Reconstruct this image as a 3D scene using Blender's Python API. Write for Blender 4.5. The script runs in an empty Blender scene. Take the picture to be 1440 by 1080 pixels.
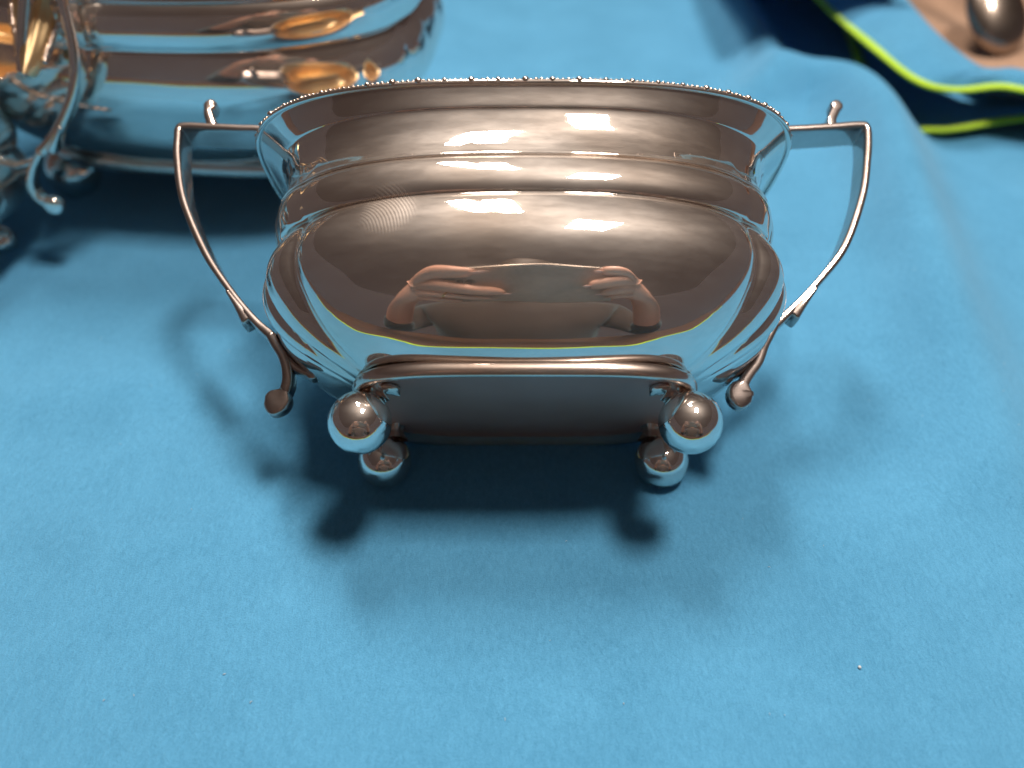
import bpy, bmesh, math, random
import numpy as np
from mathutils import Matrix, Vector
random.seed(4)
rng = np.random.default_rng(4)
U = 0.01                       # all lengths below are in centimetres
R = math.radians
sc = bpy.context.scene
col = sc.collection

# ------------------------------------------------------------------ camera
PITCH = 42.0
CAM_H = 19.5
cam_d = bpy.data.cameras.new('camera')
cam = bpy.data.objects.new('camera', cam_d)
col.objects.link(cam)
cam.location = (0, 0, CAM_H*U)
cam.rotation_euler = (R(90-PITCH), 0, 0)
cam_d.sensor_width = 36.0
cam_d.lens = 1200/1440*36.0
cam_d.clip_start = 0.003
cam_d.clip_end = 50
cam_d.dof.use_dof = True
cam_d.dof.focus_distance = 0.224
cam_d.dof.aperture_fstop = 6.6
sc.camera = cam

# ------------------------------------------------------------------ dim warm room light
w = bpy.data.worlds.new('World'); sc.world = w; w.use_nodes = True
nt = w.node_tree
bg = nt.nodes['Background']
bg.inputs[0].default_value = (0.146, 0.110, 0.106, 1)
bg.inputs[1].default_value = 0.56

def area(name, loc, target, sx, sy, power, colr, roll=0.0):
    d = bpy.data.lights.new(name, 'AREA'); d.shape = 'RECTANGLE'
    d.size = sx*U; d.size_y = sy*U; d.energy = power; d.color = colr
    o = bpy.data.objects.new(name, d); col.objects.link(o)
    o.location = Vector(loc)*U
    v = (Vector(target)-Vector(loc)).normalized()
    o.rotation_euler = v.to_track_quat('-Z', 'Y').to_euler()
    o.rotation_euler.rotate_axis('Z', roll)
    return o
area('ceiling_lamp', (30, 13, 130), (0, 18, 0), 30, 19, 19.5, (1.0, 0.86, 0.74))
area('ceiling_lamp', (-16, 74, 114), (0, 18, 0), 7, 40, 6.4, (1.0, 0.86, 0.74))
area('ceiling_lamp', (-6, 68, 114), (0, 18, 0), 8, 38, 8.6, (1.0, 0.86, 0.74))

def up_area(name, loc, size, power, colr):
    d = bpy.data.lights.new(name, 'AREA'); d.shape = 'DISK'; d.size = size*U; d.energy = power; d.color = colr
    o = bpy.data.objects.new(name, d); col.objects.link(o); o.location = Vector(loc)*U; o.rotation_euler = (math.pi, 0, 0)
up_area('ceiling_glow_fill', (28, 30, 100), 12, 6.5, (1.0, 0.86, 0.74))  # added upward light: soft ceiling glow for the silver, some shadow fill

sc.view_settings.view_transform = 'Standard'
sc.view_settings.look = 'None'
sc.view_settings.exposure = 0.0
sc.view_settings.gamma = 1.0
sc.cycles.max_bounces = 10
sc.cycles.glossy_bounces = 8
sc.cycles.diffuse_bounces = 4
sc.cycles.caustics_reflective = True
sc.cycles.blur_glossy = 0.3
sc.cycles.sample_clamp_indirect = 4.0

# ------------------------------------------------------------------ materials
def mat(name):
    m = bpy.data.materials.new(name); m.use_nodes = True
    t = m.node_tree
    return m, t, t.nodes['Principled BSDF']
def N(t, kind, **kw):
    n = t.nodes.new(kind)
    for k, v in kw.items():
        if hasattr(n, k): setattr(n, k, v)
        else: n.inputs[k.replace('_', ' ')].default_value = v
    return n
def coords(t, scale=(1, 1, 1), rot=(0, 0, 0)):
    tc = t.nodes.new('ShaderNodeTexCoord'); mp = t.nodes.new('ShaderNodeMapping')
    mp.inputs['Scale'].default_value = scale; mp.inputs['Rotation'].default_value = rot
    t.links.new(tc.outputs['Object'], mp.inputs['Vector'])
    return mp.outputs['Vector']
def ramp(t, fac, stops):
    r = t.nodes.new('ShaderNodeValToRGB'); e = r.color_ramp.elements
    while len(e) < len(stops): e.new(0.5)
    for q, (p, c) in zip(e, stops):
        q.position = p; q.color = (*c, 1) if len(c) == 3 else c
    t.links.new(fac, r.inputs['Fac'])
    return r.outputs['Color']

def metal(name, c, rough=0.022, haze=0.50, haze_mix=0.11, wob=0.0006, tarnish=(0.84, 0.77, 0.71), prints=()):
    m, t, p = mat(name)
    L = t.links.new
    v = coords(t)
    n1 = N(t, 'ShaderNodeTexNoise', Scale=26.0, Detail=2.0); L(v, n1.inputs['Vector'])
    base = ramp(t, n1.outputs['Fac'], [(0.3, tuple(a*b for a, b in zip(c, tarnish))), (0.62, c)])
    # streaky smudges left by polishing
    v2 = coords(t, (1.0, 1.0, 5.0), (0.3, 0.5, 0.2))
    n2 = N(t, 'ShaderNodeTexNoise', Scale=70.0, Detail=6.0, Roughness=0.7); L(v2, n2.inputs['Vector'])
    sm = ramp(t, n2.outputs['Fac'], [(0.40, (0, 0, 0)), (0.75, (1, 1, 1))])
    mr = N(t, 'ShaderNodeMapRange'); L(sm, mr.inputs['Value'])
    mr.inputs['To Min'].default_value = rough; mr.inputs['To Max'].default_value = rough+0.035
    p.inputs['Metallic'].default_value = 1.0
    L(base, p.inputs['Base Color']); L(mr.outputs[0], p.inputs['Roughness'])
    p2 = t.nodes.new('ShaderNodeBsdfPrincipled')
    p2.inputs['Metallic'].default_value = 1.0; p2.inputs['Roughness'].default_value = haze
    L(base, p2.inputs['Base Color'])
    # gentle unevenness of hand-raised sheet plus hairline scratches
    n3 = N(t, 'ShaderNodeTexNoise', Scale=38.0, Detail=1.0); L(v, n3.inputs['Vector'])
    b1 = N(t, 'ShaderNodeBump', Strength=1.0, Distance=wob); L(n3.outputs['Fac'], b1.inputs['Height'])
    v3 = coords(t, (40, 6, 400), (0.2, 0.1, 0.6))
    n4 = N(t, 'ShaderNodeTexNoise', Scale=9.0, Detail=3.0, Roughness=0.8); L(v3, n4.inputs['Vector'])
    sr = ramp(t, n4.outputs['Fac'], [(0.60, (0, 0, 0)), (0.70, (1, 1, 1))])
    b2 = N(t, 'ShaderNodeBump', Strength=0.35, Distance=0.00001); L(sr, b2.inputs['Height']); L(b1.outputs[0], b2.inputs['Normal'])
    L(b1.outputs[0], p.inputs['Normal']); L(b2.outputs[0], p2.inputs['Normal'])
    mx = t.nodes.new('ShaderNodeMixShader')
    ms = N(t, 'ShaderNodeMapRange'); L(sm, ms.inputs['Value'])
    ms.inputs['To Min'].default_value = haze_mix; ms.inputs['To Max'].default_value = haze_mix+0.11
    fac = ms.outputs[0]
    for (px_, py_, pz_, rad, k_) in prints:               # greasy finger marks
        tc = t.nodes.new('ShaderNodeTexCoord')
        dv = N(t, 'ShaderNodeVectorMath', operation='DISTANCE'); L(tc.outputs['Object'], dv.inputs[0]); dv.inputs[1].default_value = (px_*U, py_*U, pz_*U)
        mk = N(t, 'ShaderNodeMapRange', interpolation_type='SMOOTHSTEP'); L(dv.outputs['Value'], mk.inputs['Value'])
        mk.inputs['From Min'].default_value = rad*U; mk.inputs['From Max'].default_value = rad*U*.45
        wv = N(t, 'ShaderNodeTexWave', Scale=400.0, Distortion=2.2, Detail=2.0, wave_type='RINGS', rings_direction='SPHERICAL'); wv.inputs['Detail Scale'].default_value = 0.5
        mp = t.nodes.new('ShaderNodeMapping'); L(tc.outputs['Object'], mp.inputs['Vector']); mp.inputs['Location'].default_value = (-(px_-1.1)*U, -py_*U, -(pz_-.7)*U)
        L(mp.outputs[0], wv.inputs['Vector'])
        m1 = N(t, 'ShaderNodeMath', operation='MULTIPLY'); L(mk.outputs[0], m1.inputs[0]); L(wv.outputs['Fac'], m1.inputs[1])
        m2 = N(t, 'ShaderNodeMath', operation='MULTIPLY_ADD', use_clamp=True); L(m1.outputs[0], m2.inputs[0]); m2.inputs[1].default_value = k_; L(fac, m2.inputs[2])
        fac = m2.outputs[0]
    L(fac, mx.inputs[0]); L(p.outputs[0], mx.inputs[1]); L(p2.outputs[0], mx.inputs[2])
    L(mx.outputs[0], t.nodes['Material Output'].inputs['Surface'])
    return m
SILVER = metal('polished_silver', (0.87, 0.825, 0.785), prints=((-3.3, -4.9, 4.5, .85, .30),))
HANDLE = metal('handle_silver', (0.52, 0.46, 0.44), rough=0.06, haze=0.38, haze_mix=0.30, wob=0.0004)
FOOTM = metal('bright_silver_feet', (0.87, 0.825, 0.785), haze_mix=0.04)
WORN = metal('worn_silver', (0.76, 0.67, 0.62), rough=0.05, haze=0.36, haze_mix=0.30, wob=0.0004)
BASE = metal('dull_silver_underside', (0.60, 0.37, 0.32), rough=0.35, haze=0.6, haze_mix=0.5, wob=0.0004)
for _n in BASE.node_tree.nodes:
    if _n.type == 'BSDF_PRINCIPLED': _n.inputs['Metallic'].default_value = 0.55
GILT = metal('gilt_silver', (0.88, 0.68, 0.40), rough=0.30, haze=0.45, haze_mix=0.4, wob=0.0008)
STEEL = metal('tarnished_spoon_metal', (0.36, 0.32, 0.29), rough=0.14, haze=0.4, haze_mix=0.35)

def fabric(name, c1, c2, nap=1.0, scale=1.0):
    m, t, p = mat(name); L = t.links.new
    v = coords(t, (1, 1, 1))
    n1 = N(t, 'ShaderNodeTexNoise', Scale=28.0*scale, Detail=4.0, Roughness=0.6); L(v, n1.inputs['Vector'])
    n2 = N(t, 'ShaderNodeTexNoise', Scale=2300.0*scale, Detail=3.0, Roughness=0.75); L(v, n2.inputs['Vector'])
    v3 = coords(t, (1, 0.38, 1), (0, 0, 0.12))
    n3 = N(t, 'ShaderNodeTexNoise', Scale=1000.0*scale, Detail=4.0, Roughness=0.7, Distortion=0.6); L(v3, n3.inputs['Vector'])
    a = N(t, 'ShaderNodeMath', operation='MULTIPLY_ADD'); L(n2.outputs['Fac'], a.inputs[0]); a.inputs[1].default_value = 0.55; 
    h = N(t, 'ShaderNodeMath', operation='MULTIPLY'); L(n3.outputs['Fac'], h.inputs[0]); h.inputs[1].default_value = 0.45
    L(h.outputs[0], a.inputs[2])
    b = N(t, 'ShaderNodeMath', operation='MULTIPLY_ADD'); L(n1.outputs['Fac'], b.inputs[0]); b.inputs[1].default_value = 0.25
    k = N(t, 'ShaderNodeMath', operation='MULTIPLY'); L(a.outputs[0], k.inputs[0]); k.inputs[1].default_value = 0.75
    L(k.outputs[0], b.inputs[2])
    cc = ramp(t, b.outputs[0], [(0.38, c1), (0.62, c2)])
    L(cc, p.inputs['Base Color'])
    p.inputs['Roughness'].default_value = 0.95
    p.inputs['Specular IOR Level'].default_value = 0.12
    p.inputs['Sheen Weight'].default_value = 0.35
    p.inputs['Sheen Roughness'].default_value = 0.45
    p.inputs['Sheen Tint'].default_value = (0.55, 0.85, 1.0, 1)
    bp = N(t, 'ShaderNodeBump', Strength=0.8*nap, Distance=0.0009); L(a.outputs[0], bp.inputs['Height'])
    L(bp.outputs[0], p.inputs['Normal'])
    return m
CLOTH = fabric('blue_microfibre', (0.056, 0.235, 0.425), (0.096, 0.345, 0.600))
HEM = fabric('lime_thread', (0.28, 0.50, 0.015), (0.55, 0.80, 0.06), scale=0.6)
PAPER = fabric('tan_paper', (0.27, 0.17, 0.115), (0.36, 0.235, 0.16), nap=0.3, scale=0.2)
DARKTOP = fabric('dark_knit', (0.045, 0.038, 0.036), (0.085, 0.068, 0.062), scale=0.3)

def wood_mat(name, c1, c2):
    m, t, p = mat(name); L = t.links.new
    v = coords(t, (1, 9, 1)); n = N(t, 'ShaderNodeTexNoise', Scale=9.0, Detail=6.0, Roughness=0.65, Distortion=0.8); L(v, n.inputs['Vector'])
    L(ramp(t, n.outputs['Fac'], [(0.3, c1), (0.7, c2)]), p.inputs['Base Color'])
    p.inputs['Roughness'].default_value = 0.45
    b = N(t, 'ShaderNodeBump', Strength=0.3, Distance=0.0004); L(n.outputs['Fac'], b.inputs['Height']); L(b.outputs[0], p.inputs['Normal'])
    return m
WOOD = wood_mat('brown_wood', (0.05, 0.026, 0.016), (0.12, 0.062, 0.036))
REDWOOD = wood_mat('red_brown_wood', (0.10, 0.035, 0.014), (0.21, 0.080, 0.034))
def plain(name, c, rough=0.5, metallic=0.0, spec=0.5, bump=0.0, bscale=200):
    m, t, p = mat(name)
    v = coords(t); n = N(t, 'ShaderNodeTexNoise', Scale=bscale, Detail=3.0); t.links.new(v, n.inputs['Vector'])
    t.links.new(ramp(t, n.outputs['Fac'], [(0.3, tuple(x*0.85 for x in c)), (0.7, c)]), p.inputs['Base Color'])
    p.inputs['Roughness'].default_value = rough; p.inputs['Metallic'].default_value = metallic
    p.inputs['Specular IOR Level'].default_value = spec
    if bump:
        b = N(t, 'ShaderNodeBump', Strength=0.5, Distance=bump); t.links.new(n.outputs['Fac'], b.inputs['Height'])
        t.links.new(b.outputs[0], p.inputs['Normal'])
    return m, p
SKIN, sp = plain('skin', (0.86, 0.47, 0.34), 0.5, bump=0.0003, bscale=400)
sp.inputs['Subsurface Weight'].default_value = 0.0
NAIL, _ = plain('fingernail', (0.80, 0.50, 0.42), 0.25)
HAIR, _ = plain('brown_hair', (0.05, 0.03, 0.02), 0.6, bump=0.002, bscale=300)
PHONE, _ = plain('phone_back_glass', (0.48, 0.35, 0.27), 0.45, spec=0.25)
PHONE_M, _ = plain('phone_metal', (0.75, 0.66, 0.58), 0.22, 1.0)
LENS, _ = plain('lens_black', (0.01, 0.01, 0.012), 0.05)
GOLD, _ = plain('gold', (0.95, 0.65, 0.25), 0.15, 1.0)
EYE, _ = plain('eye_white', (0.7, 0.68, 0.65), 0.2)
LIP, _ = plain('lips', (0.45, 0.17, 0.14), 0.5)

# ------------------------------------------------------------------ mesh helpers
def link(name, me, m, parent=None, smooth=True):
    if m: me.materials.append(m)
    if smooth: me.polygons.foreach_set('use_smooth', [True]*len(me.polygons))
    o = bpy.data.objects.new(name, me); col.objects.link(o)
    if parent: o.parent = parent
    return o
def grid_data(P, cu=False, cv=False, flip=False):
    P = np.asarray(P, float); nu, nv = P.shape[:2]
    i = np.arange(nu if cu else nu-1); j = np.arange(nv if cv else nv-1)
    I, J = np.meshgrid(i, j, indexing='ij'); I2 = (I+1) % nu; J2 = (J+1) % nv
    F = np.stack([I*nv+J, I*nv+J2, I2*nv+J2, I2*nv+J], -1).reshape(-1, 4)
    if flip: F = F[:, ::-1]
    return P.reshape(-1, 3)*U, F
def join(parts):
    V, F, o = [], [], 0
    for v, f in parts:
        V.append(np.asarray(v)); F.extend([tuple(int(a)+o for a in q) for q in f]); o += len(v)
    return np.concatenate(V), F
def mesh(name, parts):
    V, F = join(parts)
    me = bpy.data.meshes.new(name); me.from_pydata(V.tolist(), [], F); me.validate(); me.update()
    bm = bmesh.new(); bm.from_mesh(me); bmesh.ops.remove_doubles(bm, verts=bm.verts, dist=1e-6)
    bmesh.ops.recalc_face_normals(bm, faces=bm.faces); bm.to_mesh(me); bm.free()
    return me
def grid(name, P, m, parent=None, **kw):
    return link(name, mesh(name, [grid_data(P, **kw)]), m, parent)
def catmull(P, n):
    P = np.asarray(P, float)
    Q = np.vstack([2*P[0]-P[1], P, 2*P[-1]-P[-2]]); out = []
    for i in range(1, len(Q)-2):
        for u in np.linspace(0, 1, n, endpoint=False):
            a, b, c, d = Q[i-1:i+3]
            out.append(0.5*((2*b)+(-a+c)*u+(2*a-5*b+4*c-d)*u*u+(-a+3*b-3*c+d)*u**3))
    out.append(P[-1]); return np.array(out)
def tube_data(P, r, seg=12, flat=1.0, up=(0, 0, 1), caps=True):
    """round (or flattened) tube along P; r is one radius or one per point, flat scales it along up"""
    P = np.asarray(P, float); n = len(P); r = np.broadcast_to(np.asarray(r, float), (n,)).copy()
    T = np.gradient(P, axis=0); T /= np.linalg.norm(T, axis=1)[:, None]+1e-12
    up = np.asarray(up, float); G = []
    for k in range(n):
        s = np.cross(T[k], up); s /= np.linalg.norm(s)+1e-9; b = np.cross(s, T[k])
        a = np.linspace(0, 2*np.pi, seg, endpoint=False)
        G.append(P[k]+r[k]*(np.cos(a)[:, None]*s+flat*np.sin(a)[:, None]*b))
    G = np.array(G)
    if caps:
        G = np.concatenate([np.repeat(P[:1, None], seg, 1), G, np.repeat(P[-1:, None], seg, 1)])
    return grid_data(G, cv=True)
def sphere_data(c, r, nu=10, nv=16, sc3=(1, 1, 1)):
    a = np.linspace(0, np.pi, nu+1)[:, None]; b = np.linspace(0, 2*np.pi, nv, endpoint=False)[None]
    P = np.stack([np.sin(a)*np.cos(b)*sc3[0], np.sin(a)*np.sin(b)*sc3[1], np.cos(a)*np.ones_like(b)*sc3[2]], -1)*r+np.array(c)
    return grid_data(P, cv=True)
def empty(name, loc, rot=(0, 0, 0), label=None, cat=None, group=None):
    o = bpy.data.objects.new(name, None); col.objects.link(o); o.empty_display_size = 0.02
    o.location = Vector(loc)*U; o.rotation_euler = rot
    tag(o, label, cat, group); return o
def tag(o, label=None, cat=None, group=None, kind=None):
    for k, v in (('label', label), ('category', cat), ('group', group), ('kind', kind)):
        if v: o[k] = v
    return o

# ------------------------------------------------------------------ silver vessel
# rows: height t above the ball-foot centres, half length A (x), half depth B (y), squareness n,
# corner fluting depth, rise of the ends (rim sweeps up towards the handles)
def belly_rows(n=78):
    """belly profile from smooth slopes, so that the polished faces curve evenly"""
    t = np.linspace(1.12, 4.90, 400); dt = t[1]-t[0]
    sB = np.interp(t, [1.12, 1.5, 1.9, 2.4, 3.1, 3.5, 3.95, 4.4, 4.7, 4.9], [1.5, 1.0, .68, .53, .44, .27, 0, -.15, -.25, -.50])
    sA = np.interp(t, [1.12, 1.6, 2.0, 2.5, 3.0, 3.8, 4.2, 4.65, 4.9], [2.2, 1.7, 1.26, .82, .50, 0, -.25, -.55, -.8])
    k = np.hanning(31); k /= k.sum()
    smth = lambda v: np.convolve(np.pad(v, 15, mode='edge'), k, 'valid')
    B = 3.40+np.concatenate([[0], np.cumsum(smth(sB))[:-1]])*dt
    A = 4.40+np.concatenate([[0], np.cumsum(smth(sA))[:-1]])*dt
    ne = np.interp(t, [1.12, 1.5, 2.2, 4.0, 4.9], [3.5, 3.3, 3.3, 3.3, 3.2])
    lo = np.interp(t, [1.12, 1.22, 1.42, 1.75, 2.3, 3.6, 4.2, 4.6, 4.9], [.03, .08, .20, .28, .36, .36, .30, .20, .12])
    rows = np.stack([t, A, B, ne, smth(lo), 0*t], -1)
    return rows[np.linspace(0, 399, n).astype(int)]
BELLY = belly_rows()
BAND = [(4.90, 6.58, 4.90, 3.2, .12, 0), (4.93, 6.78, 4.97, 3.2, .09, .0), (5.15, 6.86, 5.05, 3.2, .08, .02), (5.45, 6.93, 5.05, 3.2, .07, .03),
        (5.75, 6.93, 4.97, 3.2, .07, .05), (5.92, 6.86, 4.87, 3.2, .06, .06), (5.96, 6.80, 4.80, 3.2, .05, .06)]
NECK = [(5.96, 6.80, 4.80, 3.2, .05, .06), (5.99, 6.90, 4.88, 3.2, .05, .06), (6.12, 6.86, 4.84, 3.1, .05, .07), (6.4, 6.78, 4.76, 3.0, .04, .12), (6.75, 6.76, 4.70, 2.95, .03, .19),
        (7.1, 6.86, 4.73, 2.95, .02, .28), (7.3, 6.97, 4.77, 2.95, .01, .34), (7.38, 7.05, 4.83, 2.95, 0, .36), (7.65, 7.38, 4.90, 2.95, 0, .45),
        (7.84, 7.62, 4.96, 2.95, 0, .5), (7.90, 7.70, 4.98, 2.95, 0, .5)]
def profile(seg, n=8):
    return catmull(seg, n)
NPHI = 480
BOW = 0.13
def section(row, nphi=NPHI, inset=0.0):
    t, A, B, n, lob, rise = row
    f = np.linspace(0, 2*np.pi, nphi, endpoint=False)
    A -= inset; B -= inset
    r = (np.abs(np.cos(f)/A)**n+np.abs(np.sin(f)/B)**n)**(-1/n)
    q = np.degrees(np.arctan2(np.abs(np.sin(f)), np.abs(np.cos(f))))
    s = min(1, max(0, (t-1.1)/2.6)); s = s*s*(3-2*s)
    c = [20+(9-20)*s, 26+(21-26)*s, 33+(34-33)*s]
    d = np.zeros_like(f)
    edge = lambda x, w: 1-np.exp(-np.clip(x, 0, None)/w)
    d = np.where(q < c[0], edge(c[0]-q, 3.0), d)
    for a, b in ((c[0], c[1]), (c[1], c[2])):
        u = (q-a)/(b-a)
        d = np.where((q >= a) & (q < b), 1-np.abs(2*np.clip(u, 0, 1)-1)**2.6, d)
    d = np.where(q >= c[2], edge(q-c[2], 3.5), d)
    r = r+lob*(d-0.6)
    x, y = r*np.cos(f), r*np.sin(f)
    bow = 0.0 if n >= 3.55 else BOW
    y = y*(1-bow)+np.sign(y)*bow*B*np.clip(1-(x/A)**2, 0, None)*np.clip(np.abs(y)/(.35*B), 0, 1)
    z = t+rise*np.minimum(1.1, (np.abs(x)/max(A, .1)))**2
    return np.stack([x, y, z], -1)

def vessel_meshes():
    M = {}
    rows = np.vstack([BELLY, profile(BAND, 7), profile(NECK, 7)])
    M['body'] = mesh('body', [grid_data(np.array([section(r) for r in rows]), cv=True)])
    rp = rows.copy(); rp[:, 4] *= .30
    M['plain_body'] = mesh('plain_body', [grid_data(np.array([section(q, 360) for q in rp[::2]]), cv=True)])
    inner = [(7.90, 7.70, 4.98, 2.95, 0, .5)]+[tuple(np.array(r)+(0.0, 0, 0, 0, 0, 0)) for r in np.vstack([BELLY[::4], profile(BAND, 3), profile(NECK, 3)])[::-1]]
    G = [section(inner[0])]+[section(r, inset=0.11) for r in inner[1:]]
    G.append(section((1.14, 2.0, 1.4, 2.2, 0, 0))); G.append(section((1.14, .02, .02, 2, 0, 0)))
    M['lining'] = mesh('lining', [grid_data(np.array(G), cv=True)])
    # foot ring: convex moulding and the recessed underside
    ring = []
    for a in np.linspace(100, -130, 26):
        ca, sa = math.cos(R(a)), math.sin(R(a))
        ring.append((.98+.20*sa, 4.40+.13*ca, 3.42+.13*ca, 4.0, 0, 0))
    ring += [(1.0, 4.15, 3.17, 4.0, 0, 0)]
    M['foot_ring'] = mesh('foot_ring', [grid_data(np.array([section(r, 320) for r in ring]), cv=True)])
    fl = [(1.0, 4.20, 3.22, 4.0, 0, 0), (1.03, 4.0, 3.05, 4.0, 0, 0), (1.05, 3.7, 2.85, 3.6, 0, 0), (1.0, 2.4, 1.9, 2.6, 0, 0), (.98, 1.2, 1.0, 2.2, 0, 0), (.98, .02, .02, 2, 0, 0)]
    M['underside'] = mesh('underside', [grid_data(np.array([section(r, 320) for r in catmull(fl, 4)]), cv=True)])
    # rim: rolled edge with beads and small gadroons
    C = section((7.92, 7.72, 5.0, 2.95, 0, .5), 400)
    Cc = np.vstack([C, C[:1]])
    T = np.gradient(C, axis=0); O = C*np.array([1, 1, 0]); O /= np.linalg.norm(O, axis=1)[:, None]
    ringp = []
    for a in np.linspace(0, 2*np.pi, 12, endpoint=False):
        ringp.append(C+O*(.085*math.cos(a))+np.array([0, 0, .075*math.sin(a)]))
    M['rim_roll'] = mesh('rim_roll', [grid_data(np.array(ringp), cu=True, cv=True)])
    L = np.concatenate([[0], np.cumsum(np.linalg.norm(np.diff(Cc, axis=0), axis=1))])
    nb = 64; parts = []
    for k in range(nb):
        for q, (rr, off) in enumerate(((.085, 0), (.045, .2), (.055, .4), (.055, .6), (.045, .8))):
            s = (k+off)/nb*L[-1]
            p = np.array([np.interp(s, L, Cc[:, i]) for i in range(3)])
            e = np.array([p[0], p[1], 0]); e /= np.linalg.norm(e)
            jit = 1+0.12*rng.standard_normal()
            parts.append(sphere_data(p+e*.04+np.array([0, 0, .045]), rr*jit, 6, 10, (1, 1, .9)))
    M['bead_border'] = mesh('bead_border', parts)
    # ball foot (origin at its centre) and the collar that joins it to the base corner
    M['ball_foot'] = mesh('ball_foot', [sphere_data((0, 0, 0), .80, 40, 64)])
    pr = [(.42, .62), (.36, .70), (.30, .78), (.27, .86), (.28, .95), (.31, 1.05), (.34, 1.15), (.34, 1.24), (.28, 1.32)]
    pr = catmull(pr, 4); a = np.linspace(0, 2*np.pi, 40, endpoint=False)
    G = np.array([[(r*math.cos(b)*(1+.10*math.cos(5*b)), r*math.sin(b)*(1+.10*math.cos(5*b)), z) for b in a] for r, z in pr])
    M['foot_collar'] = mesh('foot_collar', [grid_data(G, cv=True)])
    # small leaf that laps on to the underside beside each foot
    G = []
    for u in np.linspace(0, 1, 9):
        wd = .28*max(0.0, math.sin(math.pi*(.15+.85*u)))**.6
        G.append([(-.62*u, wd*v, .08-.12*(1-v*v)-.02*u) for v in np.linspace(-1, 1, 9)])
    G = np.array(G); G2 = G+np.array([0, 0, .10])
    M['leaf'] = mesh('foot_leaf', [grid_data(G), grid_data(G2), grid_data(np.array([G[-1], G2[-1]])), grid_data(np.array([G[:, 0], G2[:, 0]])), grid_data(np.array([G[:, -1], G2[:, -1]]))])
    return M
VM = vessel_meshes()
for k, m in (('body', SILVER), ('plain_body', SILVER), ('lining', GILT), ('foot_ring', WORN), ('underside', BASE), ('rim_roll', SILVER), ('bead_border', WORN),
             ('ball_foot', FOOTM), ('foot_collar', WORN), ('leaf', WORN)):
    VM[k].materials.append(m)
def use(name, me, parent, loc=(0, 0, 0), rot=(0, 0, 0), s=1.0):
    me.polygons.foreach_set('use_smooth', [True]*len(me.polygons))
    o = bpy.data.objects.new(name, me); col.objects.link(o); o.parent = parent
    o.location = Vector(loc)*U; o.rotation_euler = rot; o.scale = (s, s, s) if not hasattr(s, '__len__') else s
    return o
def build_vessel(root, s=1.0, dx=0.0, bd='body'):
    before = set(root.children)
    use('body', VM[bd], root, s=s); use('lining', VM['lining'], root, s=s)
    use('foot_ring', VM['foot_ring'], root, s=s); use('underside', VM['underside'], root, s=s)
    rim = use('rim', VM['rim_roll'], root, s=s)
    bb = use('bead_border', VM['bead_border'], rim)
    for sx in (-1, 1):
        for sy in (-1, 1):
            f = use('ball_foot', VM['ball_foot'], root, (sx*4.13*s, sy*2.15*s, 0), s=s)
            inw = math.atan2(sy*2.15, sx*4.13)
            use('foot_collar', VM['foot_collar'], f, (-sx*.25, -sy*.12, 0), (0, 0, inw))
            if sy < 0: use('foot_leaf', VM['leaf'], f, (-sx*.35, .15, .86), (0, 0, R(-22) if sx > 0 else R(202)))
    for o in root.children: 
        if o not in before: o.location.x += dx*U

def ribbon_data(path, w, th, seg=14, n=12, yoff=0.0):
    """flat band following a path in the x-z plane; w = half width along y, th = half thickness, one value per control point"""
    ctl = np.column_stack([np.asarray(path, float), np.broadcast_to(w, len(path)), np.broadcast_to(th, len(path))])
    C = catmull(ctl, n); P = C[:, :2]; T = np.gradient(P, axis=0); T /= np.linalg.norm(T, axis=1)[:, None]+1e-9
    Nn = np.column_stack([-T[:, 1], T[:, 0]]); G = []
    seg = 20
    for k in range(len(P)):
        row = []
        for a in np.linspace(0, 2*np.pi, seg, endpoint=False):
            ca, sa = math.cos(a), math.sin(a)
            e = 0.38
            u = math.copysign(abs(ca)**e, ca)*abs(C[k, 3]); v = math.copysign(abs(sa)**e, sa)*abs(C[k, 2])
            row.append((P[k, 0]+Nn[k, 0]*u, v+yoff, P[k, 1]+Nn[k, 1]*u))
        G.append(row)
    G = np.array(G)
    c0 = G[0].mean(0); c1 = G[-1].mean(0)
    G = np.concatenate([np.repeat(c0[None, None], seg, 1), G, np.repeat(c1[None, None], seg, 1)])
    return grid_data(G, cv=True)

def scroll_data(path, w0, w1, t0, t1, Rr, yoff=0.0):
    """band ending in a round lobe of radius Rr"""
    P = catmull(path, 16); L = np.concatenate([[0], np.cumsum(np.linalg.norm(np.diff(P, axis=0), axis=1))]); Lt = L[-1]
    s = np.concatenate([np.linspace(0, Lt-2*Rr, 26, endpoint=False), Lt-Rr-Rr*np.cos(np.linspace(0, np.pi, 30))])
    s = np.unique(np.clip(s, 0, Lt))
    Q = np.stack([np.interp(s, L, P[:, i]) for i in range(2)], -1)
    lobe = np.sqrt(np.clip(Rr**2-(s-(Lt-Rr))**2, 1e-6, None))
    base = t0+(t1-t0)*s/Lt
    b2 = np.where(s > Lt-Rr, 0, base)
    tt = (b2**4+lobe**4*(s > Lt-2*Rr))**.25
    ww = (w0+(w1-w0)*s/Lt)*np.where(s > Lt-Rr, (np.clip(lobe/Rr, .02, 1))**.35, 1)
    return ribbon_data(Q, ww, tt, n=1, yoff=yoff)

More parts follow.
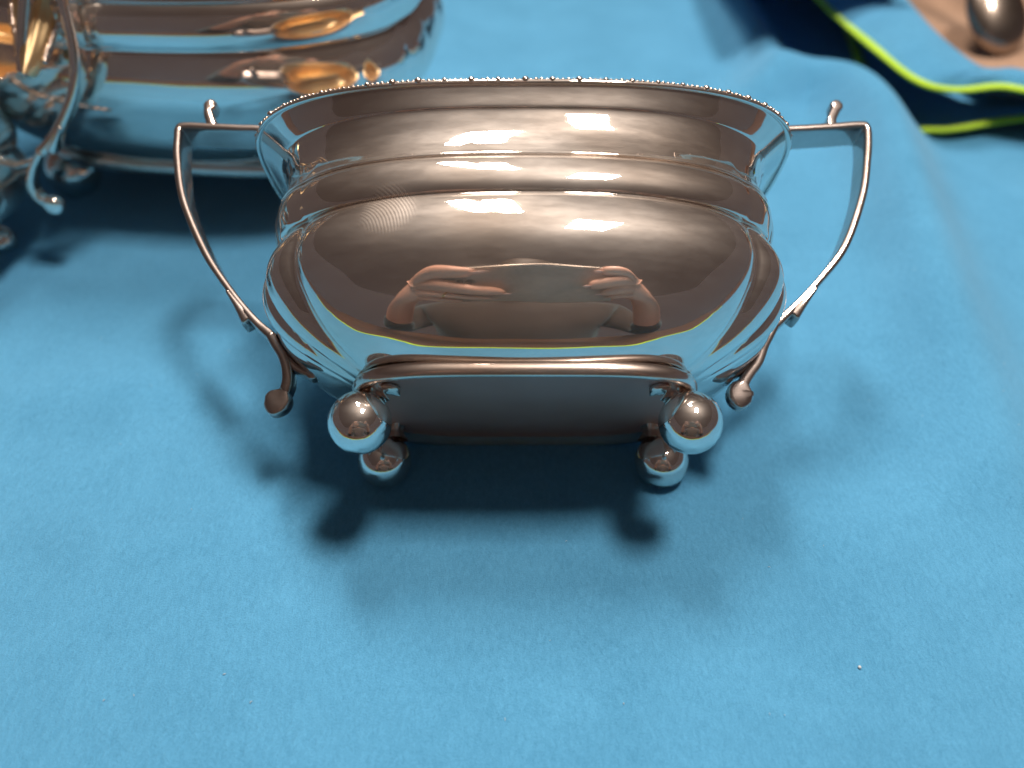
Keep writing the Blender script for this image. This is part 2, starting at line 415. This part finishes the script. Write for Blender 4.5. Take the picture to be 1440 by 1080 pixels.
def handle(root, D, s=1.0, y0=0.0):
    """D: dict of control paths in the plane of the handle"""
    h = link('handle', mesh('handle', [ribbon_data(D['strap'], D.get('w', .46), D.get('th', .085), yoff=y0)]), D.get('m', HANDLE), root)
    link('tail_scroll', mesh('tail_scroll', [scroll_data(D['tail'], .42*s, .24*s, .14*s, .17*s, .37*s, y0)]), D.get('m', HANDLE), h)
    link('side_scroll', mesh('side_scroll', [scroll_data(D['branch'], .30*s, .20*s, .14*s, .08*s, .17*s, y0)]), D.get('m', HANDLE), h)
    link('thorn', mesh('thorn', [ribbon_data(D['thorn'], [.48*s, .46*s, .40*s], [.06*s, .12*s, .20*s], yoff=y0)]), D.get('m', HANDLE), h)
    if 'spur' in D:
        link('thumb_spur', mesh('thumb_spur', [scroll_data(D['spur'], .36*s, .24*s, .16*s, .12*s, .19*s, y0)]), D.get('m', HANDLE), h)
    return h

# ------------------------------------------------------------------ the sugar bowl, lying on its far side
TILT = 60.0
cp, sp_ = math.cos(R(PITCH)), math.sin(R(PITCH))
Yc, Dc = -1.624, 23.381
bowl = empty('sugar_bowl', (.33, Yc*sp_+Dc*cp, CAM_H+Yc*cp-Dc*sp_), (R(-TILT), 0, 0),
             'polished two-handled silver bowl lying on its side in the centre, ball feet towards viewer', 'sugar bowl')
build_vessel(bowl)
handle(bowl, dict(strap=[(-7.25, 8.3), (-7.5, 9.3), (-7.9, 9.68), (-8.7, 9.74), (-9.6, 9.79), (-10.27, 9.82), (-10.46, 9.74), (-10.46, 9.4), (-10.38, 8.67), (-10.04, 7.28), (-9.24, 5.63), (-8.49, 4.53), (-7.68, 3.56), (-7.05, 2.98)],
                  w=[.54]*11+[.48, .42, .36], th=[.14, .14]+[.125]*9+[.11, .12, .15],
                  tail=[(-7.15, 3.08), (-6.95, 2.75), (-6.75, 2.45), (-6.61, 2.06), (-6.58, 1.65), (-6.70, 1.32), (-6.95, 1.05), (-7.15, .93)],
                  branch=[(-6.85, 2.62), (-6.51, 2.24), (-6.22, 2.04), (-5.93, 1.95), (-5.75, 2.08)],
                  thorn=[(-8.45, 4.36), (-8.12, 3.92), (-7.82, 3.50)],
                  spur=[(-9.50, 9.85), (-9.62, 10.15), (-9.74, 10.48), (-9.72, 10.75), (-9.56, 10.9)]))
handle(bowl, dict(strap=[(7.25, 8.3), (7.5, 9.3), (7.9, 9.66), (8.7, 9.74), (9.5, 9.80), (10.27, 9.86), (10.46, 9.78), (10.46, 9.4), (10.34, 8.67), (10.03, 7.39), (9.32, 5.76), (8.48, 4.7), (7.67, 3.87), (7.0, 3.27)],
                  w=[.54]*11+[.48, .42, .36], th=[.14, .14]+[.125]*9+[.11, .12, .15],
                  tail=[(7.1, 3.36), (6.92, 3.05), (6.75, 2.75), (6.54, 2.27), (6.24, 1.88), (6.02, 1.48), (6.08, 1.2), (6.2, 1.02)],
                  branch=[(6.65, 2.55), (6.25, 2.21), (5.94, 1.98), (5.66, 1.86), (5.50, 1.90)],
                  thorn=[(8.36, 4.46), (7.98, 4.02), (7.66, 3.66)],
                  spur=[(9.50, 9.86), (9.52, 10.18), (9.65, 10.48), (9.76, 10.72), (9.62, 10.9)]))

# ------------------------------------------------------------------ large silver pot standing behind on the left
PS = 1.45
pot = empty('silver_pot', (-13.2, 37.0, .8*PS), (0, 0, R(-6)),
            'large silver pot standing upright behind the lying bowl at upper left', 'pot')
build_vessel(pot, PS, bd='plain_body')

# ------------------------------------------------------------------ small cream jug at the left edge
jug = empty('cream_jug', (-22.96, 28.17, .68), (R(-8), 0, 0),
            'small silver jug cut off by the left edge, its thin handle in view', 'jug')
build_vessel(jug, .80, -1.3, 'plain_body')
handle(jug, dict(strap=[(6.1, 7.1), (6.6, 8.6), (7.3, 10.2), (7.9, 10.5), (8.17, 10.1), (8.2, 9.5), (8.19, 9.02), (8.15, 8.12), (7.99, 7.3), (7.63, 6.46), (7.05, 5.59), (6.39, 4.82), (5.87, 4.38)],
                 w=.34, th=.19, m=SILVER, tail=[(5.92, 4.42), (5.44, 3.85), (5.14, 3.22), (5.2, 2.67), (5.56, 2.36), (6.0, 2.20)],
                 branch=[(5.62, 4.11), (5.19, 3.96), (4.7, 3.9), (4.1, 4.1)], thorn=[(6.95, 5.35), (6.6, 4.85), (6.3, 4.45)]), s=.9)
G = []; edge_l, edge_r = [], []
for u in np.linspace(0, 1, 20):
    hw = .15+1.05*u**.75; z = 7.1+3.1*u
    row = [(6.55+.25*u+hw*v, -.6+2.4*u-.35*(1-v*v)-.04*math.cos(5*v*math.pi)*u, z+.25*(1-v*v)) for v in np.linspace(-1, 1, 29)]
    G.append(row); edge_l.append(row[0]); edge_r.append(row[-1])
G = np.array(G)
shell = link('gilt_shell', mesh('gilt_shell', [grid_data(G), grid_data(G+np.array([0, .12, 0]))]), GILT, jug)
bd = []
for E_ in (catmull(edge_l, 2), catmull(edge_r, 2)):
    for p in E_[6:]: bd.append(sphere_data(np.array(p)+rng.normal(0, .02, 3), .12, 6, 10))
link('bead_edge', mesh('bead_edge', bd), WORN, shell)

# ------------------------------------------------------------------ the blue cloth and its folds
RIDGES = [  # polyline (x, y), height, half width
    ([(14.2, 66), (14.4, 52), (14.2, 46.5), (13.9, 43)], [2.0, 2.0, 1.3, .1], 1.3),
    ([(13.8, 44.6), (16.0, 45.3), (17.6, 43.8), (18.1, 40.4), (17.4, 35), (16.3, 28.5), (15.2, 21), (14.2, 14)], [.8, 1.7, 2.2, 2.3, 2.0, 1.7, 1.1, .2], 1.6),
    ([(20.5, 36.2), (23.5, 32.5), (25.5, 26)], [.0, .30, .0], 2.2),
    ([(-20, 20), (-14.5, 21.2), (-9.5, 20.4)], [.0, .22, .0], 1.2),
    ([(8, 13.5), (12.2, 16.3), (16.8, 18.5)], [.0, .20, .0], 1.0),
    ([(-15, 16), (-10.5, 14.8), (-7, 15.4)], [.0, .16, .0], .9),
]
def noise2(x, y, k, seed):
    g = np.random.default_rng(seed); z = np.zeros_like(x)
    for i in range(9):
        a = g.uniform(0, 2*np.pi); f = k*g.uniform(.6, 1.6); z += np.sin(f*(x*math.cos(a)+y*math.sin(a))+g.uniform(0, 6.28))/9**.5
    return z
def cloth_z(x, y):
    x = np.asarray(x, float); y = np.asarray(y, float)
    z = .12+.05*noise2(x, y, .22, 1)+.012*noise2(x, y, .9, 2)
    for pts, hs, wd in RIDGES:
        pts = catmull(np.column_stack([np.array(pts, float), hs]), 8)
        best = np.full(x.shape, 1e9); hh = np.zeros(x.shape)
        for i in range(len(pts)-1):
            a, b = pts[i, :2], pts[i+1, :2]; ab = b-a
            u = np.clip(((x-a[0])*ab[0]+(y-a[1])*ab[1])/(ab@ab), 0, 1)
            d = np.hypot(x-a[0]-u*ab[0], y-a[1]-u*ab[1]); m = d < best
            best = np.where(m, d, best); hh = np.where(m, pts[i, 2]+(pts[i+1, 2]-pts[i, 2])*u, hh)
        z += np.clip(hh, 0, None)*np.exp(-(best/wd)**2*.8)
    z -= .42*np.exp(-((x-.3)/7.5)**4-((y-22.2)/2.2)**2)          # pressed down under the bowl
    return z
def near_edge(x):
    return 2.2+.45*np.sin(x*.30+1.0)+.25*np.sin(x*.71)-.09*x
nx, ny = 420, 400
xs = np.linspace(-48, 46, nx)
vy = np.linspace(0, 1, ny)
X = np.repeat(xs[:, None], ny, 1); E0 = near_edge(X)
FAR = 78+0*X
Yg = E0+(FAR-E0)*vy[None, :]**1.15
Zg = cloth_z(X, Yg)
cloth = empty('blue_cloth', (0, 0, 0), (0, 0, 0), 'bright blue microfibre cloth with shallow folds spread over the whole table', 'cloth')
th = .12
top = np.stack([X, Yg, Zg], -1)
grid('cloth_panel', top, CLOTH, cloth)
def hem_data(P, wd=.30, flat=.42, pitch=.17):
    P = catmull(P, 14)
    L = np.concatenate([[0], np.cumsum(np.linalg.norm(np.diff(P, axis=0), axis=1))])
    n = int(L[-1]/(pitch/4)); s = np.linspace(0, L[-1], n)
    Q = np.stack([np.interp(s, L, P[:, i]) for i in range(3)], -1)
    r = wd*(1+.10*np.sin(s/pitch*2*np.pi)+.05*np.sin(s*1.3))
    return tube_data(Q, r, 12, flat)
ex = np.linspace(-46, 44, 90)
ey = near_edge(ex)
link('hem', mesh('hem', [hem_data(np.column_stack([ex, ey-.05, cloth_z(ex, ey)+.05]), .30, .6)]), HEM, cloth)

lint = []
for k in range(46):
    lx, ly = rng.uniform(-15, 17), rng.uniform(7, 30)
    lz = float(cloth_z(np.array([lx]), np.array([ly]))[0])+.02
    a = rng.uniform(0, 6.28); l = rng.uniform(.012, .04)
    lint.append(tube_data([(lx-l*math.cos(a), ly-l*math.sin(a), lz), (lx, ly, lz+.02), (lx+l*math.cos(a+.5), ly+l*math.sin(a+.5), lz)], rng.uniform(.004, .010), 5))
lint.append(sphere_data((8.6, 11.0, float(cloth_z(np.array([8.6]), np.array([11.0]))[0])+.04), .045, 5, 7))
LINT, _ = plain('white_fluff', (0.55, 0.62, 0.66), 0.9)
tag(link('lint', mesh('lint', lint), LINT), 'tiny pale flecks of lint scattered over the blue cloth', 'lint', kind='stuff')

# ------------------------------------------------------------------ folded-over end of a second cloth, top right
fold = empty('folded_cloth', (22, 44, 0), (0, 0, 0), 'blue cloth folded back on itself with two lime stitched edges, far right', 'cloth')
def off(P): return np.asarray(P, float)-np.array([22, 44, 0])
hem1 = [(17.2, 70, 3), (17.4, 63.0, 3), (17.9, 51.5, 3), (18.4, 44.3, 3.2), (19.4, 40.3, 3), (21.0, 39.6, 2.8), (23.2, 40.0, 2.8), (24.3, 39.6, 2.8), (26.7, 38.7, 2.6), (31, 37.6, 2.4)]
crest = [(22.5, 70, 4), (21.8, 60.8, 4), (21.2, 48.4, 4), (21.1, 43.4, 3.9), (21.9, 40.6, 3.5), (22.8, 40.5, 3.2), (23.9, 40.6, 3.2), (24.9, 40.3, 3.1), (27.0, 39.4, 3), (31, 38.4, 2.8)]
hem2 = [(22.0, 70, .9), (21.5, 60, .8), (20.7, 53.4, .5), (19.7, 47.4, .6), (19.3, 42.5, .6), (19.7, 40.1, .6), (20.6, 39.7, .7), (21.8, 39.8, .7), (24.1, 40.4, .8), (25.6, 40.6, .9), (28.8, 41.4, .9), (32, 42, .9)]
H1, CR = catmull(hem1, 10), catmull(crest, 10)
def resample(P, n):
    L = np.concatenate([[0], np.cumsum(np.linalg.norm(np.diff(P, axis=0), axis=1))]); s = np.linspace(0, L[-1], n)
    return np.stack([np.interp(s, L, P[:, i]) for i in range(3)], -1)
n = 120
kk = np.linspace(0, len(H1)-1, n)
H1r = np.stack([np.interp(kk, np.arange(len(H1)), H1[:, i]) for i in range(3)], -1)
CRr = np.stack([np.interp(kk, np.arange(len(CR)), CR[:, i]) for i in range(3)], -1)
H2 = resample(catmull(hem2, 10), n)
rows = []
for u in np.linspace(0, 1, 14):                         # flap from its hem up to the crest
    P = H1r*(1-u)+CRr*u; P[:, 2] += .25*np.sin(np.pi*u)+.05*np.sin(kk*.35+u*5); rows.append(P)
back = CRr+np.array([1.6, 2.4, 0]); back[:, 2] = 1.0
for u in np.linspace(0, 1, 14)[1:]:                     # over the crest and down behind
    P = CRr*(1-u)+back*u; P[:, 2] = CRr[:, 2]+(1.0-CRr[:, 2])*u**1.6
    P[:, :2] += np.array([.5, .7])*np.sin(np.pi*u)[..., None] if False else np.array([.5, .7])*math.sin(math.pi*u)
    rows.append(P)
grid('upper_flap', off(np.array(rows)), CLOTH, fold)
lowb = H2+np.array([4.5, 8.0, 0.0]); low = []
for u in np.linspace(0, 1, 20):
    P = H2*(1-u)+lowb*u; P[:, 2] = H2[:, 2]+.1*np.sin(u*6+kk*.1)-.15*u; low.append(P)
grid('lower_layer', off(np.array(low)), CLOTH, fold)
bx_, by_ = np.meshgrid(np.linspace(12.6, 20.8, 40), np.linspace(47.6, 70, 60), indexing='ij')
bz_ = 5.2+.5*np.sin(by_*.45+bx_*.3)+.35*np.sin(bx_*1.3)-.012*(bx_-17)**2
drop = np.clip((by_-58)/11, 0, 1); bz_ = bz_*(1-drop**1.5)+.4*drop**1.5
grid('shade_canopy', np.stack([bx_-22, by_-44+.35*np.sin(bx_*1.1), bz_], -1), CLOTH, fold)  # added cloth sheet out of view, shades the pit left of the flap
link('hem', mesh('hem', [hem_data(off([(p[0], p[1]-.1, p[2]-.05) for p in hem1]), .25, .5)]), HEM, fold)
link('hem', mesh('hem', [hem_data(off([(p[0], p[1]-.1, p[2]) for p in hem2]), .25, .5)]), HEM, fold)

# ------------------------------------------------------------------ tan sheet, spoon and wooden box beyond the cloth
gx, gy = 90, 90
X, Yp = np.meshgrid(np.linspace(23.8, 46, gx), np.linspace(41.5, 74, gy), indexing='ij')
X = X+.0*(Yp); Zp = 1.25+.10*noise2(X, Yp, .8, 7)+.22*np.abs(noise2(X, Yp, .35, 8))
Xs = X-(Yp-41.5)*.02
o = grid('crumpled_sheet', np.stack([Xs-30, Yp-50, Zp], -1), PAPER); o.location = (30*U, 50*U, 0)
tag(o, 'creased tan paper sheet lying beyond the blue cloth in the far right corner', 'paper')
spoon = empty('spoon', (26.9, 49.2, 3.0), (R(42), 0, R(14)), 'dark tarnished metal spoon turned face down on the tan sheet in the top right corner', 'spoon')
G = []
for a in np.linspace(0, math.pi/2, 14):
    G.append([(1.75*math.sin(a)*math.cos(b)*(1-.08*math.sin(b)), 2.5*math.sin(a)*math.sin(b), 1.15*math.cos(a)) for b in np.linspace(0, 2*math.pi, 40, endpoint=False)])
G = np.array(G); Gi = G[::-1]*.93
grid('spoon_bowl', np.concatenate([G, Gi]), STEEL, spoon, cv=True)
link('spoon_handle', mesh('spoon_handle', [tube_data(catmull([(0, 1.5, .75), (.05, 2.6, .85), (.1, 4, 1.5), (.1, 7, 2.2), (.1, 11, 1.8), (0, 14, .9)], 8), np.interp(np.linspace(0, 1, 41), [0, .1, .3, 1], [.30, .42, .30, .7]), 14, .35)]), STEEL, spoon)
def box_data(c, h, bev=.25):
    cx, cy, cz = c; hx, hy, hz = h; bm = bmesh.new(); bmesh.ops.create_cube(bm, size=2)
    for v in bm.verts: v.co = Vector((v.co.x*hx+cx, v.co.y*hy+cy, v.co.z*hz+cz))
    if bev: bmesh.ops.bevel(bm, geom=list(bm.edges), offset=bev, segments=3, affect='EDGES', profile=.5)
    bm.verts.index_update(); V = [np.array(v.co)*U for v in bm.verts]; F = [[v.index for v in f.verts] for f in bm.faces]; bm.free(); return V, F
wb = empty('wooden_box', (41.5, 61, 1.5), (0, 0, R(-12)), 'red-brown wooden box edge showing in the extreme top right corner', 'box')
link('box_body', mesh('box_body', [box_data((0, 0, 2.4), (7.5, 6, 2.4))]), REDWOOD, wb, smooth=False)
link('lid', mesh('lid', [box_data((0, 0, 5.2), (7.8, 6.3, .38), .18)]), REDWOOD, wb, smooth=False)

tt_ = link('table_top', mesh('table_top', [box_data((0, 34, -2.0), (85, 50, 1.8), .3)]), WOOD, smooth=False)
tag(tt_, kind='structure')

CEIL, _ = plain('cream_ceiling_paint', (0.66, 0.60, 0.55), 0.9, bump=0.001, bscale=30)
cl_ = link('ceiling', mesh('ceiling', [box_data((0, 30, 224), (520, 520, 4), 0)]), CEIL, smooth=False)
tag(cl_, kind='structure')

# ------------------------------------------------------------------ photographer behind the camera (seen mirrored in the silver)
CM = np.array([[1, 0, 0], [0, sp_, cp], [0, 0, 0]])
def cw(x, y, z):               # camera-aligned offset (right, up, back) to world cm
    return np.array([x, y*sp_-z*cp, CAM_H+y*cp+z*sp_])
phone = empty('phone', cw(1.0, -3.0, .85), (R(90-PITCH), 0, 0), 'smartphone held level above the table by the photographer, mirrored in the bowl', 'phone')
link('phone_frame', mesh('phone_frame', [box_data((0, 0, 0), (8.0, 3.75, .36), .3)]), PHONE_M, phone)
link('back_glass', mesh('back_glass', [box_data((0, -.02, -.37), (7.7, 3.5, .02), .01)]), PHONE, phone, smooth=False)
link('camera_bump', mesh('camera_bump', [box_data((-5.2, 1.6, -.43), (1.2, 1.2, .05), .03)]), PHONE, phone, smooth=False)
for dx in (-.5, .5):
    link('lens', mesh('lens', [tube_data([(-5.2+dx, 1.6, -.40), (-5.2+dx, 1.6, -.50)], .36, 24, up=(0, 1, 0))]), LENS, phone)

def skin_mesh(name, verts, edges, radii, m, parent=None, sub=2):
    me = bpy.data.meshes.new(name); me.from_pydata([tuple(np.array(v)*U) for v in verts], edges, [])
    o = bpy.data.objects.new(name, me); col.objects.link(o)
    md = o.modifiers.new('skin', 'SKIN'); md.use_smooth_shade = True
    me.materials.append(m)
    for i, r in enumerate(radii):
        rr = (r, r) if not hasattr(r, '__len__') else r
        me.skin_vertices[0].data[i].radius = (rr[0]*U, rr[1]*U)
    me.skin_vertices[0].data[0].use_root = True
    s = o.modifiers.new('sub', 'SUBSURF'); s.levels = sub; s.render_levels = sub
    if parent: o.parent = parent
    return o
person = empty('person', (0, -36, -45), (0, 0, 0), 'person in dark knitted top holding a phone, mirrored in the bowl', 'person')
P0 = np.array([0, -36, -45])
V, Eg, Rr = [], [], []
def add(p, r, prev=None):
    V.append(np.array(p, float)-P0); Rr.append(r)
    if prev is not None: Eg.append((prev, len(V)-1))
    return len(V)-1
pel = add((0, -36, -30), (15, 10))
sp1 = add((0, -36, -12), (14, 10), pel); sp2 = add((0, -36, 5), (15, 10), sp1); ch = add((0, -37, 17), (12, 8), sp2)
nk = add((0, -36.5, 27), 5.2, ch); hd0 = add((0, -35.5, 31), 6, nk); hd = add((0, -34, 35), (7.6, 9), hd0); hd2 = add((0, -34.5, 40), (6.5, 7.5), hd)
sleeve = []
# fingers are laid out in the phone's own frame (right, up, back)
HANDS = {
 -1: dict(wr=(-12.6, -6.2, 2.4), palm=(-9.8, -4.6, 1.5),
      f=[[(-8.9, -1.3, .8), (-7.4, -.1, .05), (-5.2, .15, -.30), (-3.3, .05, -.10)],
         [(-9.2, -2.5, .9), (-6.6, -1.8, -.50), (-3.9, -2.3, -.80), (-1.3, -3.2, -.40)],
         [(-9.4, -3.8, .9), (-7.0, -3.5, -.55), (-4.5, -4.1, -.90), (-2.4, -5.0, -.45)],
         [(-9.5, -5.2, 1.0), (-7.8, -5.2, -.45), (-5.9, -5.8, -.80), (-4.4, -6.3, -.40)]],
      th=[(-10.4, -3.0, 2.3), (-8.5, -1.8, 2.6), (-6.6, -1.9, 2.2), (-5.4, -2.2, 1.9)]),
  1: dict(wr=(14.6, -6.0, 2.4), palm=(12.0, -4.3, 1.5),
      f=[[(10.9, -.9, .8), (9.7, .35, .05), (8.0, .45, -.25), (6.6, .25, -.05)],
         [(11.1, -2.1, .9), (9.4, -1.2, -.50), (7.5, -1.4, -.70), (5.7, -1.7, -.30)],
         [(11.3, -3.3, .9), (9.8, -2.7, -.50), (8.2, -3.0, -.70), (6.9, -3.2, -.30)],
         [(11.4, -4.5, 1.0), (10.2, -4.1, -.40), (8.9, -4.4, -.60), (7.9, -4.6, -.25)]],
      th=[(12.5, -2.6, 2.3), (10.7, -1.5, 2.6), (8.9, -1.6, 2.2), (7.8, -1.9, 1.9)])}
nails = []; ring_at = None
for s in (-1, 1):
    sh = add((s*17, -37, 16), (6.2, 6), ch)
    hw = HANDS[s]
    el = np.array([s*25, -27, -1.0])
    e1 = add((s*22, -33, 8), (5, 5), sh); e = add(el, (4.4, 4.2), e1)
    wv = cw(*hw['wr']); f1 = add(el*.55+wv*.45, (3.8, 3.4), e); wr = add(wv, (2.7, 2.1), f1)
    pm = add(cw(*hw['palm']), (2.6, 1.5), wr)
    for i, F in enumerate(hw['f']):
        prev = pm
        rad = [(1.15, 1.1), (1.05, 1.0), (.95, .9), (.70, .64)]
        k = .88 if i == 3 else 1.0
        for q, r in zip(F, rad): prev = add(cw(*q), (r[0]*k, r[1]*k), prev)
        nails.append((cw(*F[-1]), cw(*F[-2])))
    if s < 0: ring_at = (cw(*hw['f'][2][1]), cw(*hw['f'][2][2]))
    prev = pm
    for q, r in zip(hw['th'], (1.3, 1.15, 1.0, .75)): prev = add(cw(*q), r, prev)
    sleeve.append((s, e1, e, f1))
body = skin_mesh('body', V, Eg, Rr, SKIN, person)
# ring on the photographer's left hand
a, b = ring_at; mid = a*.65+b*.35; d = (b-a)/np.linalg.norm(b-a); s1 = np.cross(d, (0, 0, 1)); s1 /= np.linalg.norm(s1); s2 = np.cross(s1, d)
pts = [mid+.90*(math.cos(t)*s1+math.sin(t)*s2)-P0 for t in np.linspace(0, 2*math.pi, 40)]
link('ring', mesh('ring', [tube_data(pts, .11, 10, up=tuple(d), caps=False)]), GOLD, person)
back_dir = cw(0, 0, -1)-cw(0, 0, 0)
for tip, pre in nails:
    d = (tip-pre)/np.linalg.norm(tip-pre)
    c = tip+d*.15+back_dir*.48-P0
    link('fingernail', mesh('fingernail', [sphere_data(c, .42, 6, 10, (1, .7, .45))]), NAIL, person)
# dark knitted top over trunk and arms
SV = [(0, -36, -30), (0, -36, -12), (0, -36, 5), (0, -37, 17), (0, -35.8, 30)]
SR = [(17, 12), (16, 12), (16.5, 11.5), (14, 9.5), (8.0, 8.0)]; SE = [(0, 1), (1, 2), (2, 3), (3, 4)]
for s in (-1, 1):
    b0 = len(SV); wv = cw(*HANDS[s]['wr']); el = np.array([s*25, -27, -1.0])
    SV += [(s*17, -37, 16), (s*22, -33, 8), tuple(el), tuple(el*.7+wv*.3), tuple(el*.42+wv*.58)]
    SR += [(7.4, 7.2), (6.2, 6.2), (5.6, 5.4), (4.9, 4.5), (4.5, 4.1)]
    SE += [(3, b0), (b0, b0+1), (b0+1, b0+2), (b0+2, b0+3), (b0+3, b0+4)]
skin_mesh('knitted_top', [np.array(v)-P0 for v in SV], SE, SR, DARKTOP, person)
hc = np.array([0, -34.2, 36.5])-P0
link('hair', mesh('hair', [sphere_data(hc+np.array([0, -1.8, 3.2]), 9.6, 16, 24, (.90, 1.0, .92))]), HAIR, person)
link('nose', mesh('nose', [sphere_data(hc+np.array([0, 9.0, -3.8]), 1.3, 8, 12, (.8, 1.1, 1.6))]), SKIN, person)
for s in (-1, 1):
    link('eye', mesh('eye', [sphere_data(hc+np.array([s*3.1, 7.6, -1.6]), 1.15, 8, 12)]), EYE, person)
    link('ear', mesh('ear', [sphere_data(hc+np.array([s*8.3, .5, -3.0]), 1.7, 8, 12, (.4, .8, 1.6))]), SKIN, person)
link('mouth', mesh('mouth', [sphere_data(hc+np.array([0, 8.0, -7.6]), 1.2, 8, 12, (1.9, .6, .45))]), LIP, person)
